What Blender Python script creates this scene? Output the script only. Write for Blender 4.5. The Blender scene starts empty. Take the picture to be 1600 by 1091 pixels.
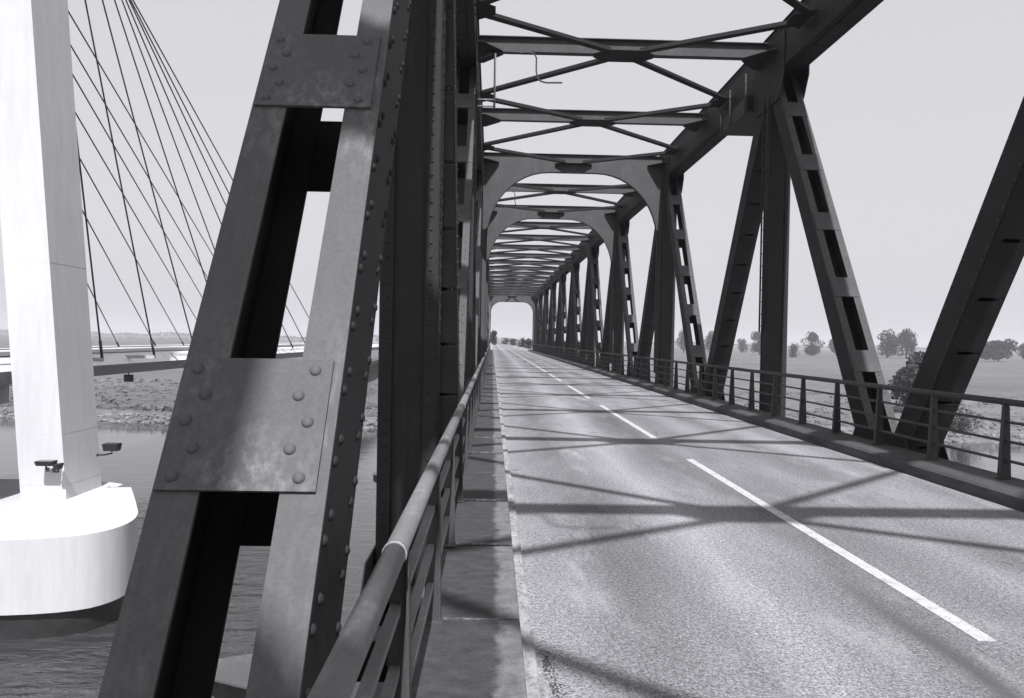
import bpy, math, random
from mathutils import Vector, Matrix
random.seed(7)
S = bpy.context.scene
COL = S.collection
HC = 1.85                       # eye height above the road (road surface is z = 0)
F, YAW, PITCH, ROLL = 1244.0, 0.0250851, -0.0118108, 0.017978

# ------------------------------------------------------------------ camera
def cam_axes():
    cy, sy, cp, sp, cr, sr = math.cos(YAW), math.sin(YAW), math.cos(PITCH), math.sin(PITCH), math.cos(ROLL), math.sin(ROLL)
    r = Vector((cy, -sy, 0)); h = Vector((sy, cy, 0)); z = Vector((0, 0, 1))
    d = h * cp + z * sp; u = -h * sp + z * cp
    return r * cr + u * sr, -r * sr + u * cr, d
R_, U_, D_ = cam_axes()
cd = bpy.data.cameras.new('camera'); cam = bpy.data.objects.new('camera', cd); COL.objects.link(cam)
cd.sensor_width = 36; cd.lens = 36 * F / 1600; cd.clip_start = 0.05; cd.clip_end = 20000
m3 = Matrix((R_, U_, -D_)).transposed()
cam.matrix_world = Matrix.Translation((0, 0, HC)) @ m3.to_4x4()
S.camera = cam
def ray(px, py):
    X, Y = (px - 800) / F, (545.5 - py) / F
    return R_ * X + U_ * Y + D_
def at_y(px, py, Y):
    r = ray(px, py); return Vector((0, 0, HC)) + r * (Y / r.y)

# ------------------------------------------------------------------ light
SUNV = Vector((0.042, -0.80, 1.0)).normalized()        # direction towards the sun
ELEV = math.asin(SUNV.z); AZ = math.atan2(SUNV.x, SUNV.y)
w = bpy.data.worlds.new('World'); S.world = w; w.use_nodes = True
nt = w.node_tree; nt.nodes.clear()
sky = nt.nodes.new('ShaderNodeTexSky'); sky.sky_type = 'NISHITA'; sky.sun_disc = False
sky.sun_elevation = ELEV; sky.sun_rotation = AZ; sky.dust_density = 4.0; sky.air_density = 1.5
bw = nt.nodes.new('ShaderNodeRGBToBW'); mx = nt.nodes.new('ShaderNodeMix'); mx.data_type = 'RGBA'
mx.inputs[0].default_value = 0.8; mx.inputs[7].default_value = (6.35, 6.31, 6.68, 1)      # pale even summer haze over the whole sky
bg = nt.nodes.new('ShaderNodeBackground'); bg.inputs[1].default_value = 0.091
wo = nt.nodes.new('ShaderNodeOutputWorld')
L = nt.links.new
L(sky.outputs[0], bw.inputs[0]); L(bw.outputs[0], mx.inputs[6]); L(mx.outputs[2], bg.inputs[0]); L(bg.outputs[0], wo.inputs[0])
sl = bpy.data.lights.new('sun', 'SUN'); sl.energy = 5.0; sl.angle = math.radians(0.8); sl.color = (1.0, 0.995, 1.03)
so = bpy.data.objects.new('sun', sl); COL.objects.link(so)
so.rotation_euler = SUNV.to_track_quat('Z', 'Y').to_euler(); so.location = (20, -60, 80)
S.view_settings.view_transform = 'Standard'; S.view_settings.look = 'None'
S.view_settings.exposure = 0.4; S.view_settings.gamma = 1.0; S.view_settings.use_curve_mapping = False
S.cycles.use_denoising = True
S.cycles.max_bounces = 6; S.cycles.diffuse_bounces = 3; S.cycles.volume_bounces = 1

# ------------------------------------------------------------------ materials (a black and white print: neutral greys)
def g(v): return (v, v * 0.997, v * 1.015, 1)
class Mat:
    def __init__(s, name, rough=0.7, spec=0.4):
        s.m = bpy.data.materials.new(name); s.m.use_nodes = True; s.t = s.m.node_tree
        s.b = s.t.nodes['Principled BSDF']; s.b.inputs['Roughness'].default_value = rough
        s.b.inputs['Specular IOR Level'].default_value = spec
        s.tc = s.t.nodes.new('ShaderNodeTexCoord')
    def n(s, k, **kw):
        x = s.t.nodes.new(k)
        for a, v in kw.items(): setattr(x, a, v)
        return x
    def l(s, a, b): s.t.links.new(a, b)
    def co(s, sc=(1, 1, 1), src='Object', rot=(0, 0, 0)):
        mp = s.n('ShaderNodeMapping'); mp.inputs['Scale'].default_value = sc; mp.inputs['Rotation'].default_value = rot
        s.l(s.tc.outputs[src], mp.inputs[0]); return mp.outputs[0]
    def noise(s, scale, detail=4, sc=(1, 1, 1), rough=0.55, src='Object', rot=(0, 0, 0), dist=0.0):
        x = s.n('ShaderNodeTexNoise'); x.inputs['Scale'].default_value = scale; x.inputs['Detail'].default_value = detail
        x.inputs['Roughness'].default_value = rough; x.inputs['Distortion'].default_value = dist
        s.l(s.co(sc, src, rot), x.inputs['Vector']); return x.outputs[0]
    def ramp(s, v, pts):
        x = s.n('ShaderNodeValToRGB'); e = x.color_ramp.elements
        while len(e) < len(pts): e.new(0.5)
        for el, (p, c) in zip(e, pts): el.position = p; el.color = g(c)
        s.l(v, x.inputs[0]); return x.outputs[0]
    def mix(s, f, a, b, mode='MIX'):
        x = s.n('ShaderNodeMix', data_type='RGBA', blend_type=mode)
        for i, v in ((0, f), (6, a), (7, b)):
            if isinstance(v, (int, float)): x.inputs[i].default_value = v if i == 0 else g(v)
            else: s.l(v, x.inputs[i])
        return x.outputs[2]
    def math(s, op, a, b=0.0, clamp=False):
        x = s.n('ShaderNodeMath', operation=op, use_clamp=clamp)
        for i, v in ((0, a), (1, b)):
            if isinstance(v, (int, float)): x.inputs[i].default_value = v
            else: s.l(v, x.inputs[i])
        return x.outputs[0]
    def color(s, c):
        if isinstance(c, (int, float)): s.b.inputs['Base Color'].default_value = g(c)
        else: s.l(c, s.b.inputs['Base Color'])
    def bump(s, h, strength=0.3, dist=0.01):
        x = s.n('ShaderNodeBump'); x.inputs['Strength'].default_value = strength; x.inputs['Distance'].default_value = dist
        s.l(h, x.inputs['Height']); s.l(x.outputs[0], s.b.inputs['Normal'])
    def sep(s, src='Object'):
        x = s.n('ShaderNodeSeparateXYZ'); s.l(s.tc.outputs[src], x.inputs[0]); return x.outputs

M = {}
def steel(name, lo, hi, scuff, amt, rough=0.5, spec=0.35):
    a = Mat(name, rough, spec)
    base = a.ramp(a.noise(1.3, 6, rough=0.65), [(0.25, lo), (0.75, hi)])
    fine = a.noise(70, 3); base = a.mix(0.22, base, a.ramp(fine, [(0.3, lo * 0.6), (0.75, hi * 1.3)]))
    # chalked, scuffed paint: thin runs down the member and a few rubbed, worn patches
    st = a.noise(10, 5, sc=(2.6, 1.6, 0.12), rough=0.6); cl = a.noise(1.9, 2, sc=(1.3, 0.8, 0.6), rough=0.4); sc2 = a.noise(55, 6, sc=(1.2, 1, 0.5), rough=0.85)
    k = a.math('MULTIPLY', a.ramp(st, [(0.46, 0.0), (0.72, 0.7)]), a.ramp(cl, [(0.44, 0.05), (0.68, 0.65)]))
    k = a.math('ADD', k, a.math('MULTIPLY', a.ramp(sc2, [(0.62, 0.0), (0.76, 0.4)]), a.ramp(cl, [(0.46, 0.02), (0.66, 0.14)])), True)
    k = a.math('MULTIPLY', k, amt, True)
    a.color(a.mix(k, base, scuff)); a.bump(a.noise(90, 3), 0.12, 0.003)
    a.l(a.math('ADD', a.math('MULTIPLY', k, 0.25), rough), a.b.inputs['Roughness'])
    M[name] = a.m
steel('steel_paint', 0.023, 0.039, 0.085, 0.6, 0.66, 0.10)  # base paint, also the dark copy for shaded webs and brace backs
steel('worn_lit_steel', 0.082, 0.108, 0.34, 1.0, 0.64, 0.16)  # scuffed paint; its paler base has the sunlight put into the colour
steel('lit_steel', 0.052, 0.085, 0.16, 0.8, 0.65, 0.16)  # same paint made lighter: sun on the facing plates put into the colour
steel('rail_steel', 0.10, 0.19, 0.40, 1.0, 0.55, 0.25)
steel('dark_rail', 0.045, 0.07, 0.13, 0.6, 0.6, 0.2)

a = Mat('asphalt', 0.82, 0.3)
sp = a.noise(62, 3, rough=0.85); sp2 = a.noise(26, 5, rough=0.75); big = a.noise(0.55, 6, sc=(1.6, 0.35, 1), rough=0.6)
X = a.sep()
wob = a.math('ADD', X[0], a.math('MULTIPLY', a.math('SUBTRACT', a.noise(0.5, 3, sc=(1, 0.4, 1)), 0.5), 0.3))
band = a.ramp(a.math('DIVIDE', wob, 6.2), [(0.02, 0.31), (0.10, 0.20), (0.17, 0.105), (0.24, 0.19), (0.31, 0.33), (0.38, 0.18), (0.46, 0.10), (0.53, 0.17), (0.60, 0.13), (0.68, 0.22), (0.76, 0.125), (0.84, 0.27), (0.93, 0.16), (0.99, 0.26)])
c = a.mix(0.38, band, a.ramp(big, [(0.32, 0.10), (0.68, 0.36)]))
c = a.mix(1.0, c, a.ramp(sp, [(0.30, 0.02), (0.5, 0.46), (0.70, 0.96)]), 'OVERLAY')
c = a.mix(0.6, c, a.ramp(sp2, [(0.32, 0.1), (0.68, 0.9)]), 'OVERLAY')
pale = a.math('MULTIPLY', a.ramp(a.noise(1.1, 5, sc=(1.8, 0.5, 1), rough=0.7), [(0.52, 0.0), (0.70, 0.55)]), a.ramp(a.noise(0.22, 2), [(0.4, 0.2), (0.65, 1.0)]))
c = a.mix(pale, c, 0.42)
vor = a.n('ShaderNodeTexVoronoi', feature='DISTANCE_TO_EDGE'); vor.inputs['Scale'].default_value = 0.42; a.l(a.co((1.4, 0.7, 1)), vor.inputs['Vector'])
crk = a.math('MULTIPLY', a.ramp(a.math('ADD', vor.outputs[0], a.math('MULTIPLY', a.noise(6, 4), 0.05)), [(0.022, 1.0), (0.030, 0.0)]), a.ramp(a.noise(0.35, 2), [(0.52, 0.0), (0.58, 0.7)]))
c = a.mix(crk, c, 0.05)
# rubber streak left of the centre line, only in places
d = a.math('ABSOLUTE', a.math('SUBTRACT', a.math('ADD', X[0], a.math('MULTIPLY', a.noise(0.35, 2), 0.25)), 2.885))
k = a.math('MULTIPLY', a.ramp(d, [(0.02, 1.0), (0.13, 0.0)]), a.ramp(a.math('DIVIDE', X[1], 10.0), [(0.50, 0.85), (0.68, 0.0)]))
c = a.mix(k, c, 0.075)
a.color(c); a.bump(a.mix(0.5, sp, sp2), 0.5, 0.006); M['asphalt'] = a.m

a = Mat('road_paint', 0.6); nz = a.noise(45, 4, rough=0.7)
a.color(a.mix(a.ramp(a.noise(7, 5, rough=0.8), [(0.36, 0.75), (0.5, 0.0)]), a.ramp(nz, [(0.30, 0.24), (0.46, 0.48), (0.8, 0.58)]), 0.26)); M['road_paint'] = a.m
a = Mat('gutter_paint', 0.7)
a.color(a.ramp(a.noise(14, 6, sc=(1, 0.5, 1), rough=0.7), [(0.30, 0.09), (0.50, 0.30), (0.72, 0.42)])); M['gutter_paint'] = a.m

a = Mat('walk_slab', 0.85, 0.25)                       # dark mastic slab, dusty towards the kerb
X = a.sep('Object'); 
edge = a.math('ADD', X[0], a.math('MULTIPLY', a.math('SUBTRACT', a.noise(3.2, 6, rough=0.75), 0.5), 0.26))
k = a.ramp(edge, [(0.04, 0.0), (0.085, 1.0)])
body = a.ramp(a.noise(7, 6, sc=(1, 1.6, 1), rough=0.7), [(0.3, 0.034), (0.7, 0.068)])
dust = a.ramp(a.noise(9, 6, rough=0.75), [(0.3, 0.09), (0.7, 0.20)])
c = a.mix(k, body, dust); c = a.mix(0.4, c, a.ramp(a.noise(120, 2), [(0.3, 0.25), (0.7, 0.75)]), 'OVERLAY')
a.color(c); a.bump(a.noise(70, 4), 0.35, 0.004); M['walk_slab'] = a.m
a = Mat('joint_mortar', 0.9, 0.2); a.color(a.ramp(a.noise(12, 5, rough=0.75), [(0.35, 0.04), (0.65, 0.26)])); M['joint_mortar'] = a.m
a = Mat('kerb_concrete', 0.85, 0.25)
a.color(a.ramp(a.noise(5, 6, sc=(1, 0.4, 2), rough=0.7), [(0.3, 0.045), (0.7, 0.085)])); a.bump(a.noise(50, 4), 0.3, 0.004); M['kerb_concrete'] = a.m
a = Mat('white_concrete', 0.8, 0.25)
c = a.ramp(a.noise(0.35, 5, rough=0.6), [(0.3, 0.49), (0.7, 0.54)]); c = a.mix(0.4, c, a.ramp(a.noise(2.2, 6, sc=(1, 1, 0.12), rough=0.75), [(0.32, 0.36), (0.6, 0.54)]))
c = a.mix(0.18, c, a.ramp(a.noise(14, 4, rough=0.8), [(0.3, 0.35), (0.7, 0.60)]))
a.color(c); M['white_concrete'] = a.m
a = Mat('deck_white', 0.7, 0.3); a.color(a.ramp(a.noise(0.5, 5, sc=(1, 0.3, 1)), [(0.3, 0.72), (0.7, 0.84)])); M['deck_white'] = a.m
a = Mat('grey_concrete', 0.85, 0.25); a.color(a.ramp(a.noise(0.5, 5, sc=(1, 0.3, 1)), [(0.3, 0.40), (0.7, 0.52)])); M['grey_concrete'] = a.m
a = Mat('wet_concrete', 0.5); a.color(a.ramp(a.noise(1.2, 5), [(0.3, 0.012), (0.7, 0.03)])); M['wet_concrete'] = a.m
a = Mat('joint_grey', 0.85); a.color(0.45); M['joint_grey'] = a.m
a = Mat('black_metal', 0.6); a.color(0.012); M['black_metal'] = a.m
a = Mat('cable_black', 0.5); a.color(0.015); M['cable_black'] = a.m
a = Mat('deck_under', 0.8); a.color(a.ramp(a.noise(0.6, 4), [(0.3, 0.34), (0.7, 0.42)])); M['deck_under'] = a.m
a = Mat('lamp_glass', 0.15, 0.5); a.color(0.05); M['lamp_glass'] = a.m
a = Mat('galvanised', 0.45); a.color(a.ramp(a.noise(12, 4), [(0.3, 0.14), (0.7, 0.22)])); M['galvanised'] = a.m

a = Mat('river_water', 0.05, 0.8); a.color(0.04)
n1 = a.noise(0.30, 3, sc=(0.7, 1.5, 1)); n2 = a.noise(1.1, 4, sc=(0.6, 1.6, 1), rough=0.6, dist=0.5); n3 = a.noise(0.05, 3)
h = a.math('ADD', a.math('MULTIPLY', n1, 1.3), a.math('MULTIPLY', n2, 0.55)); h = a.math('MULTIPLY', h, a.math('ADD', a.math('MULTIPLY', n3, 0.8), 0.55))
calm = a.ramp(a.math('DIVIDE', a.math('ADD', a.sep()[1], 100.0), 250.0), [(0.57, 1.0), (0.64, 0.26), (0.74, 0.05), (0.86, 0.03)])     # the current is rough round the pier, slack towards the far bank
h = a.math('MULTIPLY', h, calm); a.bump(h, 0.9, 0.55); M['river_water'] = a.m
a = Mat('meadow', 0.95, 0.1)
f1 = a.noise(0.03, 7, sc=(0.4, 2.4, 1), rough=0.7); f2 = a.noise(0.5, 5, sc=(0.6, 1.4, 1), rough=0.7)
c = a.mix(0.55, a.ramp(f1, [(0.3, 0.065), (0.5, 0.13), (0.7, 0.24)]), a.ramp(f2, [(0.3, 0.05), (0.7, 0.20)]))
a.color(c); a.bump(f2, 0.5, 0.4); M['meadow'] = a.m
a = Mat('riprap_stone', 0.9, 0.2); a.color(a.ramp(a.noise(0.9, 4), [(0.3, 0.07), (0.7, 0.30)])); M['riprap_stone'] = a.m
for nm, lo, hi in (('leaf_dark', 0.012, 0.042), ('leaf_mid', 0.020, 0.06), ('leaf_pale', 0.04, 0.10)):
    a = Mat(nm, 0.75, 0.2); a.color(a.ramp(a.noise(0.6, 4), [(0.3, lo), (0.7, hi)])); M[nm] = a.m
a = Mat('bark', 0.95); a.color(a.ramp(a.noise(3, 4), [(0.3, 0.03), (0.7, 0.07)])); M['bark'] = a.m
hz = bpy.data.materials.new('haze_air'); hz.use_nodes = True; hz.node_tree.nodes.clear()
pv = hz.node_tree.nodes.new('ShaderNodeVolumePrincipled'); pv.inputs['Color'].default_value = (0.92, 0.915, 0.95, 1)
pv.inputs['Density'].default_value = 0.00032; pv.inputs['Anisotropy'].default_value = 0.2
ho = hz.node_tree.nodes.new('ShaderNodeOutputMaterial'); hz.node_tree.links.new(pv.outputs[0], ho.inputs['Volume'])

# ------------------------------------------------------------------ mesh helpers
BASE = {}                                              # world origin of each unrotated object
class MB:
    def __init__(s): s.v = []; s.f = []; s.sm = []
    def quad_box(s, P):                                # P: 8 corners, bottom ring then top ring
        o = len(s.v); s.v += [Vector(p) for p in P]
        for q in ((3, 2, 1, 0), (4, 5, 6, 7), (0, 1, 5, 4), (1, 2, 6, 5), (2, 3, 7, 6), (3, 0, 4, 7)): s.f.append([o + i for i in q]); s.sm.append(False)
        return s
    def box(s, x0, x1, y0, y1, z0, z1):
        return s.quad_box([(x0, y0, z0), (x1, y0, z0), (x1, y1, z0), (x0, y1, z0), (x0, y0, z1), (x1, y0, z1), (x1, y1, z1), (x0, y1, z1)])
    def fbox(s, fn, a0, a1, b0, b1, c0, c1):           # box in a member's own frame
        return s.quad_box([fn(*p) for p in ((a0, b0, c0), (a1, b0, c0), (a1, b1, c0), (a0, b1, c0), (a0, b0, c1), (a1, b0, c1), (a1, b1, c1), (a0, b1, c1))])
    def prism(s, lo, hi):                              # two matching rings
        o = len(s.v); n = len(lo); s.v += [Vector(p) for p in lo] + [Vector(p) for p in hi]
        s.f.append([o + i for i in reversed(range(n))]); s.f.append([o + n + i for i in range(n)]); s.sm += [False, False]
        for i in range(n):
            j = (i + 1) % n; s.f.append([o + i, o + j, o + n + j, o + n + i]); s.sm.append(False)
        return s
    def plate_x(s, poly, x0, x1): return s.prism([(x0, y, z) for y, z in poly], [(x1, y, z) for y, z in poly])
    def plate_y(s, poly, y0, y1): return s.prism([(x, y0, z) for x, z in reversed(poly)], [(x, y1, z) for x, z in reversed(poly)])
    def plate_z(s, poly, z0, z1): return s.prism([(x, y, z0) for x, y in poly], [(x, y, z1) for x, y in poly])
    def tube(s, pts, r, n=8, caps=True):
        pts = [Vector(p) for p in pts]; rs = r if isinstance(r, (list, tuple)) else [r] * len(pts); o = len(s.v); prev = None
        for i, p in enumerate(pts):
            d = (pts[min(i + 1, len(pts) - 1)] - pts[max(i - 1, 0)]).normalized()
            if prev is None: u = d.orthogonal().normalized()
            else: u = (prev - d * prev.dot(d)).normalized()
            prev = u; v = d.cross(u)
            for k in range(n):
                t = 2 * math.pi * k / n; s.v.append(p + (u * math.cos(t) + v * math.sin(t)) * rs[i])
        for i in range(len(pts) - 1):
            for k in range(n):
                k2 = (k + 1) % n; s.f.append([o + i * n + k, o + i * n + k2, o + (i + 1) * n + k2, o + (i + 1) * n + k]); s.sm.append(True)
        if caps:
            s.f.append([o + k for k in reversed(range(n))]); s.f.append([o + (len(pts) - 1) * n + k for k in range(n)]); s.sm += [False, False]
        return s
    def rivet(s, p, nrm, r=0.019, n=6, rings=2):
        p = Vector(p); nrm = Vector(nrm).normalized(); u = nrm.orthogonal().normalized(); v = nrm.cross(u); o = len(s.v)
        for j in range(rings):
            t = (math.pi / 2) * j / rings; rr = r * math.cos(t); hh = r * 0.72 * math.sin(t)
            for k in range(n):
                q = 2 * math.pi * k / n; s.v.append(p + (u * math.cos(q) + v * math.sin(q)) * rr + nrm * hh)
        s.v.append(p + nrm * r * 0.72)
        for j in range(rings - 1):
            for k in range(n):
                k2 = (k + 1) % n; s.f.append([o + j * n + k, o + j * n + k2, o + (j + 1) * n + k2, o + (j + 1) * n + k]); s.sm.append(True)
        for k in range(n): s.f.append([o + (rings - 1) * n + k, o + (rings - 1) * n + (k + 1) % n, o + rings * n]); s.sm.append(True)
        return s
    def mesh(s, name, mat, origin=(0, 0, 0)):
        me = bpy.data.meshes.new(name); O = Vector(origin)
        me.from_pydata([tuple(p - O) for p in s.v], [], s.f); me.materials.append(M[mat] if isinstance(mat, str) else mat)
        me.polygons.foreach_set('use_smooth', s.sm); me.update(); return me
    def build(s, name, mat, parent=None, origin=None, kind=None, bevel=0):
        if origin is None: origin = s.v[0]
        return link(name, s.mesh(name, mat, origin), origin, parent, kind, bevel)
def link(name, data, origin, parent=None, kind=None, bevel=0):
    o = bpy.data.objects.new(name, data); COL.objects.link(o); origin = Vector(origin)
    if parent is not None: o.parent = parent; o.location = origin - BASE[parent.name]
    else: o.location = origin
    BASE[o.name] = origin
    if kind: o['kind'] = kind
    if bevel:
        b = o.modifiers.new('edge', 'BEVEL'); b.width = bevel; b.segments = 1; b.limit_method = 'ANGLE'
    return o
def tag(o, label, cat, group=None):
    o['label'] = label; o['category'] = cat
    if group: o['group'] = group
    return o
def thing(name, label, cat, loc, group=None): return tag(link(name, None, loc), label, cat, group)

# ------------------------------------------------------------------ water, banks, meadow
WZ = HC - 14.5
def lerp(t, pts):
    for (a0, b0), (a1, b1) in zip(pts, pts[1:]):
        if t <= a1: return b0 + (b1 - b0) * max(0, (t - a0)) / (a1 - a0)
    return pts[-1][1]
PROF = [(-6, WZ - 2.5), (0, WZ - 0.2), (3.2, HC - 12.9), (9, HC - 12.1), (40, HC - 10.8), (180, HC - 9.3), (520, HC - 8.1), (9000, HC - 8.0)]
def bank_y(x): return 126.2 - 0.08 * x + 1.2 * math.sin(x * 0.05) + 0.6 * math.sin(x * 0.17 + 1)
def ground_z(x, y): return lerp(y - bank_y(max(-400, min(400, x))), PROF)
mb = MB()
xs = [-6000, -2500, -1200, -600] + [-300 + 12 * i for i in range(51)] + [600, 1200, 2500, 6000]
ts = [-6, -2, 0, 1.5, 3, 5, 8, 12, 18, 26, 40, 60, 90, 130, 180, 260, 360, 520, 800, 1300, 2500, 6300]
for t in ts:
    for x in xs:
        y = bank_y(max(-400, min(400, x))) + t
        z = lerp(t, PROF) + (random.uniform(-0.18, 0.18) if 3 < t < 200 else 0)
        mb.v.append(Vector((x, y, z)))
n = len(xs)
for j in range(len(ts) - 1):
    for i in range(n - 1): mb.f.append([j * n + i, j * n + i + 1, (j + 1) * n + i + 1, (j + 1) * n + i]); mb.sm.append(True)
mb.build('meadow', 'meadow', origin=(0, 0, 0), kind='structure')
MB().prism([(-6000, -3000, WZ - 6), (6000, -3000, WZ - 6), (6000, 6000, WZ - 6), (-6000, 6000, WZ - 6)], [(-6000, -3000, WZ - 5.9), (6000, -3000, WZ - 5.9), (6000, 6000, WZ - 5.9), (-6000, 6000, WZ - 5.9)]).build('river_bed', 'wet_concrete', origin=(0, 0, 0), kind='structure')
mb = MB(); mb.v = [Vector(p) for p in ((-6000, -3000, WZ), (6000, -3000, WZ), (6000, 640, WZ), (-6000, 640, WZ))]; mb.f = [[0, 1, 2, 3]]; mb.sm = [False]
mb.build('river_water', 'river_water', origin=(0, 0, 0), kind='structure')
# stone revetment along the far bank
mb = MB()
for i in range(3000):
    x = random.uniform(-170, 190); t = random.uniform(-0.5, 2.5); r = random.uniform(0.12, 0.36)
    if abs(x) > 110 and random.random() < 0.3: continue
    c = Vector((x, bank_y(x) + t, lerp(t, PROF) + r * 0.3)); o = len(mb.v)
    for dz, rr in ((-0.6, 0.7), (0.25, 1.0), (0.7, 0.55)):
        for k in range(5):
            q = 2 * math.pi * k / 5 + random.uniform(-.4, .4); e = random.uniform(0.75, 1.25)
            mb.v.append(c + Vector((math.cos(q) * rr * r * e * 1.2, math.sin(q) * rr * r * e, dz * r * e)))
    for j in range(2):
        for k in range(5): mb.f.append([o + j * 5 + k, o + j * 5 + (k + 1) % 5, o + (j + 1) * 5 + (k + 1) % 5, o + (j + 1) * 5 + k]); mb.sm.append(False)
    mb.f.append([o + 10 + k for k in range(5)]); mb.sm.append(False)
mb.build('riprap_stones', 'riprap_stone', origin=(0, 127, WZ), kind='stuff')
# rough herbage along the top of the bank
mb = MB()
for i in range(7000):
    x = random.uniform(-150, 170); t = 3.6 + random.random() ** 2 * 50; h = random.uniform(0.12, 0.5) * (1.25 if random.random() < 0.1 else 0.7)
    c = Vector((x, bank_y(x) + t, lerp(t, PROF) - 0.05)); a_ = random.uniform(0, 3.14); wv = Vector((math.cos(a_), math.sin(a_), 0)) * random.uniform(0.3, 0.8)
    o = len(mb.v); mb.v += [c - wv, c + wv, c + wv * 0.6 + Vector((0, 0, h)), c - wv * 0.7 + Vector((0.1, 0, h * 0.8))]; mb.f.append([o, o + 1, o + 2, o + 3]); mb.sm.append(False)
mb.build('bank_grass', 'meadow', origin=(0, 135, WZ), kind='stuff')

# ------------------------------------------------------------------ road, walkway, kerb
XC, YEND, Y0, P = 3.15, 130.55, 7.55, 12.3
mb = MB(); mb.box(0.2, 6.04, -40, 132, -0.30, 0.0); road = mb.build('road', 'asphalt', origin=(0, 0, 0), kind='structure')
mb = MB(); mb.box(-1.2, 7.6, 132, 420, -0.5, -0.003); mb.build('approach_road', 'asphalt', origin=(0, 0, 0), kind='structure')
y = 4.93 - 20.7
while y < 330:
    dl = 7.6 if y < 46 else 17.5
    MB().box(3.10, 3.22, y, y + dl, 0.0, 0.005).build('centre_line_dash', 'road_paint', road, origin=(3.16, y, 0.0)); y += 10.35 if y < 46 else 18.6
walk = link('sidewalk', None, (0, 0, 0), kind='structure')
WS = 1.757
for i in range(-8, 72):
    y0 = 4.75 + WS * i; dz = 0.006 * ((i * 7) % 3) - 0.004
    if y0 > 128: break
    MB().box(-0.37, 0.195, y0 + 0.012, y0 + WS - 0.008, 0.03, 0.165 + dz).build('slab', 'walk_slab', walk, origin=(0, y0 * 0.0 + 0, 0), bevel=0.006 if i < 12 else 0)
    MB().box(-0.36, 0.19, y0 - 0.02 + 0.032, y0 + 0.035, 0.150, 0.1725 + dz).build('joint_strip', 'joint_mortar', walk, origin=(0, y0, 0))
mb = MB(); mb.box(-0.37, 0.198, -12, 129, -0.3, 0.025); mb.build('walkway_base', 'kerb_concrete', walk, origin=(0, 0, 0))
for i in range(-2, 20):
    y0 = 1.2 + 6.15 * i
    MB().box(0.203, 0.285, y0 + 0.01, y0 + 6.14, 0.0, 0.035).build('gutter_strip', 'gutter_paint', walk, origin=(0, y0, 0), bevel=0.008)
mb = MB()
for i in range(180):
    yy = 3.6 + 0.26 * i; mb.rivet((0.25 + random.uniform(-.02, .02), yy + random.uniform(-.06, .06), 0.035), (0, 0, 1), random.uniform(0.004, 0.009), 6, 1)
mb.build('bolt_heads', 'bark', walk, origin=(0, 0, 0), kind='stuff')
mb = MB()
for i in range(380):                                   # dirt and weeds gathered against the gutter
    yy = random.choice((4.55, 4.45, 4.2, 4.0, 3.9)) + random.gauss(0, 0.07); xx = 0.32 + abs(random.gauss(0, 0.035)) + max(0, 4.45 - yy) * 0.10; r = random.uniform(0.002, 0.010)
    mb.rivet((xx, yy, 0.0), (random.uniform(-.4, .4), random.uniform(-.4, .4), 1), r, 5, 1)
mb.build('gutter_debris', 'bark', origin=(0.3, 4, 0), kind='stuff')
kerb = link('kerb', None, (0, 0, 0), kind='structure')
for i in range(-4, 22):
    y0 = 6.15 * i + 1.4; pr = [(6.06, 0.0 - 0.3), (6.10, 0.13), (6.14, 0.16), (6.30, 0.175), (6.72, 0.20), (6.72, -0.3)]
    MB().prism([(x, y0 + 0.006, z) for x, z in pr][::-1], [(x, y0 + 6.144, z) for x, z in pr][::-1]).build('kerb_beam', 'kerb_concrete', kerb, origin=(6.1, y0, 0))

# ------------------------------------------------------------------ the truss bridge
bridge = thing('truss_bridge', 'dark riveted steel truss road bridge with arched portal frames over a two-lane road', 'bridge', (XC, 0, -1.2))
XI, XO = (-0.5, 6.8), (-1.05, 7.35)                    # inner and outer faces of the two trusses
ZB, ZT = -0.75, 8.65
CB, CT = 8.45, 9.50
KS = range(-2, 11)
def posts_y(k): return Y0 + P * k
YS = posts_y(-2) - P / 2
def xr(side, ins):                                     # (low x, high x) of a member set in by ins from the truss faces
    a_, b_ = sorted((XI[side], XO[side])); return a_ + ins, b_ - ins
def inner_n(side): return 1 if side == 0 else -1

def box_chord(side, z0, z1, ya, yb, name, open_top=False):
    a_, b_ = xr(side, 0.0); mb = MB()
    for x0, x1 in ((a_, a_ + 0.022), (b_ - 0.022, b_)):
        mb.box(x0, x1, ya, yb, z0, z1)
    if open_top:
        for x0, x1 in ((a_ + 0.024, a_ + 0.13), (b_ - 0.13, b_ - 0.024)): mb.box(x0, x1, ya, yb, z1 - 0.016, z1 - 0.001)
    else: mb.box(a_ - 0.05, b_ + 0.05, ya, yb, z1 + 0.001, z1 + 0.022)
    for x0, x1 in ((a_ + 0.024, a_ + 0.14), (b_ - 0.14, b_ - 0.024)): mb.box(x0, x1, ya, yb, z0 + 0.002, z0 + 0.018)
    # angles along the outside of the webs
    for zz in ((z0, z0 + 0.11), (z1 - 0.11, z1)):
        mb.box(a_ - 0.013, a_ - 0.0005, ya, yb, zz[0] + 0.003, zz[1] - 0.003); mb.box(b_ + 0.0005, b_ + 0.013, ya, yb, zz[0] + 0.003, zz[1] - 0.003)
    return mb.build(name, 'steel_paint', bridge, origin=(XI[side], 0, z0))

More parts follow.
